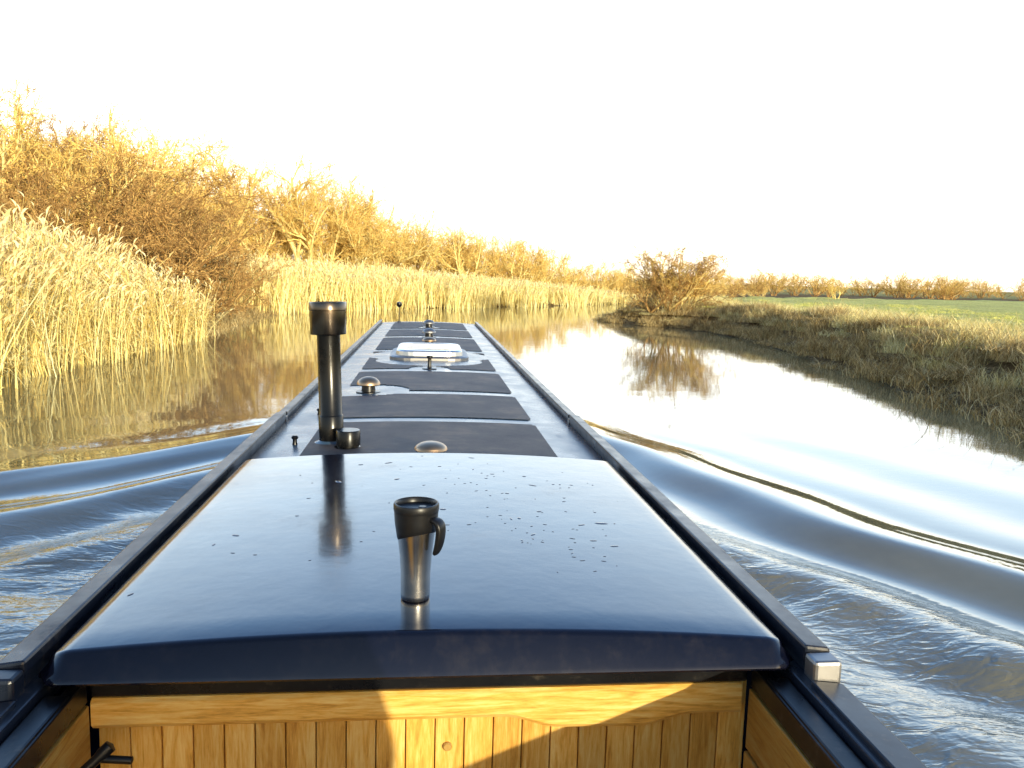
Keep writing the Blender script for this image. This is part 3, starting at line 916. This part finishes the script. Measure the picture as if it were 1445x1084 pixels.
# ------------------------------------------------------------------ travel mug
mx, my = XC - .033, 1.42
mug = empty('travel_mug', (mx, my, hatchz(mx) + .0005))
mug.scale = (.94, .94, .94)
def mug_body():
    seg = 64
    prof = [(0, 0), (.0255, 0), (.0275, .002), (.0280, .010), (.0284, .05), (.0305, .085), (.0340, .115), (.0365, .135), (.0368, .137)]
    V, F = [], []
    for i, (r, z) in enumerate(prof):
        for k in range(seg):
            V.append((r * math.cos(2 * math.pi * k / seg), r * math.sin(2 * math.pi * k / seg), z))
    for i in range(len(prof) - 1):
        for k in range(seg):
            F.append((i * seg + k, i * seg + (k + 1) % seg, (i + 1) * seg + (k + 1) % seg, (i + 1) * seg + k))
    obj('steel_body', mesh_np('steel_body', V, F, [M_steel], smooth=True), mug)
    V, F = [], []
    def rad(z):
        return float(np.interp(z, [.085, .115, .135, .150, .186], [.0305, .0340, .0368, .0392, .0415]))
    rows = 10
    for i in range(rows):
        for k in range(seg):
            a = 2 * math.pi * k / seg
            low = .122 + .014 * math.sin(a + 2.6)
            z = low + (.172 - low) * i / (rows - 1)
            r = rad(z) + (.0014 if i > 0 else .0002)
            V.append((r * math.cos(a), r * math.sin(a), z))
    for i in range(rows - 1):
        for k in range(seg):
            F.append((i * seg + k, i * seg + (k + 1) % seg, (i + 1) * seg + (k + 1) % seg, (i + 1) * seg + k))
    obj('black_sleeve', mesh_np('black_sleeve', V, F, [M_plast], smooth=True), mug)
mug_body()
lid = lathe('lid', [(.0405, .170), (.0405, .1725), (.0425, .173), (.0432, .176), (.0432, .185), (.0418, .188), (.0395, .1885), (.037, .186), (.036, .179), (.020, .178), (0, .178)], M_plast, (0, 0, 0), 64)
lid.parent = mug
slide = lathe('lid_slider', [(0, .184), (.007, .184), (.008, .182), (.008, .177)], M_plast, (.012, -.012, 0), 20); slide.parent = mug
def handle():
    pts = [(.034, .160), (.046, .162), (.0555, .158), (.0590, .148), (.0580, .132), (.0550, .116), (.0500, .102), (.045, .094)]
    wid = [.014, .016, .0165, .016, .0155, .015, .013, .010]
    th = [.010, .010, .011, .0115, .011, .010, .008, .006]
    V, F = [], []
    k = 10
    for i, (x, z) in enumerate(pts):
        p = Vector(pts[max(i - 1, 0)]); q = Vector(pts[min(i + 1, len(pts) - 1)])
        t = (q - p).normalized(); nrm = Vector((t.y, -t.x))
        for j in range(k):
            a = 2 * math.pi * j / k
            c_, s_ = math.cos(a), math.sin(a)
            c_ = math.copysign(abs(c_) ** .6, c_); s_ = math.copysign(abs(s_) ** .6, s_)
            V.append((x + nrm.x * th[i] * c_ * .6, wid[i] * .75 * s_, z + nrm.y * th[i] * c_ * .6))
    for i in range(len(pts) - 1):
        for j in range(k):
            F.append((i * k + j, i * k + (j + 1) % k, (i + 1) * k + (j + 1) % k, (i + 1) * k + j))
    me = bpy.data.meshes.new('handle')
    me.from_pydata(V, [], F + [tuple(range(k)), tuple(range((len(pts) - 1) * k, len(pts) * k))])
    me.materials.append(M_plast)
    for p in me.polygons: p.use_smooth = True
    bm = bmesh.new(); bm.from_mesh(me); bmesh.ops.recalc_face_normals(bm, faces=bm.faces); bm.to_mesh(me); bm.free()
    o = obj('handle', me, mug, (0, 0, 0), (0, 0, math.radians(-38)))
    md = o.modifiers.new('s', 'SUBSURF'); md.levels = 2; md.render_levels = 2
handle()

# ------------------------------------------------------------------ the steerer, standing in the hatchway behind the camera
def skin(name, verts, edges, radii, mat, parent):
    me = bpy.data.meshes.new(name)
    me.from_pydata(verts, edges, [])
    me.materials.append(mat)
    o = obj(name, me, parent)
    o.modifiers.new('skin', 'SKIN').use_smooth_shade = True
    for i, r in enumerate(radii):
        me.skin_vertices[0].data[i].radius = (r, r * .8) if isinstance(r, float) else r
    me.skin_vertices[0].data[0].use_root = True
    md = o.modifiers.new('sub', 'SUBSURF'); md.levels = 2; md.render_levels = 2
    return o
M_coat = plastic('dark_coat', (.02, .025, .04), .8)
M_jean = plastic('denim', (.03, .05, .10), .85)
M_skin = plastic('skin', (.5, .28, .2), .5)
st = empty('steerer', (.345, -.42, .60))
skin('jacket', [(0, 0, .84), (0, 0, 1.04), (0, 0, 1.26), (0, .0, 1.42), (0, 0, 1.52), (.20, 0, 1.40), (.27, .04, 1.14), (.10, .22, 1.28), (-.20, 0, 1.40), (-.29, .04, 1.14), (-.22, .20, 1.38)],
     [(0, 1), (1, 2), (2, 3), (3, 4), (3, 5), (5, 6), (6, 7), (3, 8), (8, 9), (9, 10)], [(.23, .23), (.23, .23), (.24, .24), (.19, .17), .06, .10, .085, .05, .10, .085, .05], M_coat, st)
skin('trousers', [(0, 0, .92), (.10, 0, .85), (.11, .02, .48), (.12, 0, .10), (-.10, 0, .85), (-.11, .02, .48), (-.12, 0, .10), (.12, .13, .05), (-.12, .13, .05)],
     [(0, 1), (1, 2), (2, 3), (0, 4), (4, 5), (5, 6), (3, 7), (6, 8)], [(.16, .13), .095, .065, .055, .095, .065, .055, .045, .045], M_jean, st)
skin('head', [(0, 0, 1.50), (0, .01, 1.58), (0, .02, 1.66), (0, .0, 1.73), (0, .105, 1.645)], [(0, 1), (1, 2), (2, 3), (2, 4)], [.055, .06, .088, .07, .016], M_skin, st)
skin('wool_hat', [(0, -.01, 1.70), (0, -.01, 1.76), (0, -.01, 1.80)], [(0, 1), (1, 2)], [.10, .085, .03], M_coat, st)
for s, (hx, hy, hz) in ((1, (.10, .22, 1.28)), (-1, (-.22, .20, 1.38))):
    vs = [(hx, hy, hz), (hx - .02, hy + .06, hz + .03)]; es = [(0, 1)]; rs = [.028, .034]
    for f in range(5):
        a = len(vs)
        off = (f - 2) * .016
        vs += [(hx - .02 + off, hy + .10 - abs(off), hz + .05), (hx - .03 + off, hy + .125 - abs(off), hz + .03)]
        es += [(1, a), (a, a + 1)]; rs += [.010, .008]
    skin('hand', vs, es, rs, M_skin, st)

# ------------------------------------------------------------------ light
SE, SA = math.radians(8.5), math.radians(157.5)      # elevation, azimuth clockwise from +Y
sd = Vector((math.sin(SA) * math.cos(SE), math.cos(SA) * math.cos(SE), math.sin(SE)))
sl_ = bpy.data.lights.new('sun', 'SUN'); sl_.energy = 5.0; sl_.angle = math.radians(.5); sl_.color = (1, .92, .68)
so = bpy.data.objects.new('sun', sl_); so.rotation_euler = sd.to_track_quat('Z', 'Y').to_euler(); so.location = sd * 50; link(so)

w = bpy.data.worlds.new('World'); scene.world = w; w.use_nodes = True
nt = w.node_tree
bgn = nt.nodes['Background']
sky = N(nt, 'ShaderNodeTexSky'); sky.sky_type = 'NISHITA'; sky.sun_disc = False
sky.sun_elevation = SE; sky.sun_rotation = SA; sky.dust_density = 1.5
tc = N(nt, 'ShaderNodeTexCoord'); sp = N(nt, 'ShaderNodeSeparateXYZ')
nt.links.new(tc.outputs['Generated'], sp.inputs[0])
# bright winter haze low in the sky ahead, clearer towards the zenith and behind
haze = ramp(nt, sp.outputs['Z'], [(0.0, (15, 14, 12)), (0.16, (15, 15, 15)), (0.25, (10.2, 13.0, 15.8)), (0.345, (7.2, 10.0, 14)), (0.42, (2.9, 5.8, 10.6)), (0.52, (1.1, 2.7, 6.4)), (0.7, (.6, 1.4, 3.6)), (1.0, (.3, .8, 2.2))])
mr = N(nt, 'ShaderNodeMapRange'); mr.interpolation_type = 'SMOOTHSTEP'
mr.inputs['From Min'].default_value = -.35; mr.inputs['From Max'].default_value = .6
mr.inputs['To Min'].default_value = .28; mr.inputs['To Max'].default_value = 1.0
nt.links.new(sp.outputs['Y'], mr.inputs['Value'])
sc_ = N(nt, 'ShaderNodeVectorMath', operation='SCALE')
nt.links.new(haze, sc_.inputs[0]); nt.links.new(mr.outputs[0], sc_.inputs['Scale'])
ad = N(nt, 'ShaderNodeMixRGB', blend_type='ADD'); ad.inputs[0].default_value = 1
nt.links.new(sky.outputs[0], ad.inputs[1]); nt.links.new(sc_.outputs[0], ad.inputs[2])
nt.links.new(ad.outputs[0], bgn.inputs['Color'])
bgn.inputs['Strength'].default_value = 0.15

# ------------------------------------------------------------------ camera (hand-held, tilted about 1.6 degrees)
cd = bpy.data.cameras.new('camera'); cd.sensor_width = 36; cd.lens = 36 * 1150 / 1445
cd.clip_start = .05; cd.clip_end = 6000
co = bpy.data.objects.new('camera', cd)
co.matrix_world = Matrix.Translation((0, 0, CAMZ)) @ Matrix.Rotation(math.radians(-6.03), 4, 'Z') @ Matrix.Rotation(math.radians(90 - 7.42), 4, 'X') @ Matrix.Rotation(math.radians(1.6), 4, 'Z')
link(co); scene.camera = co
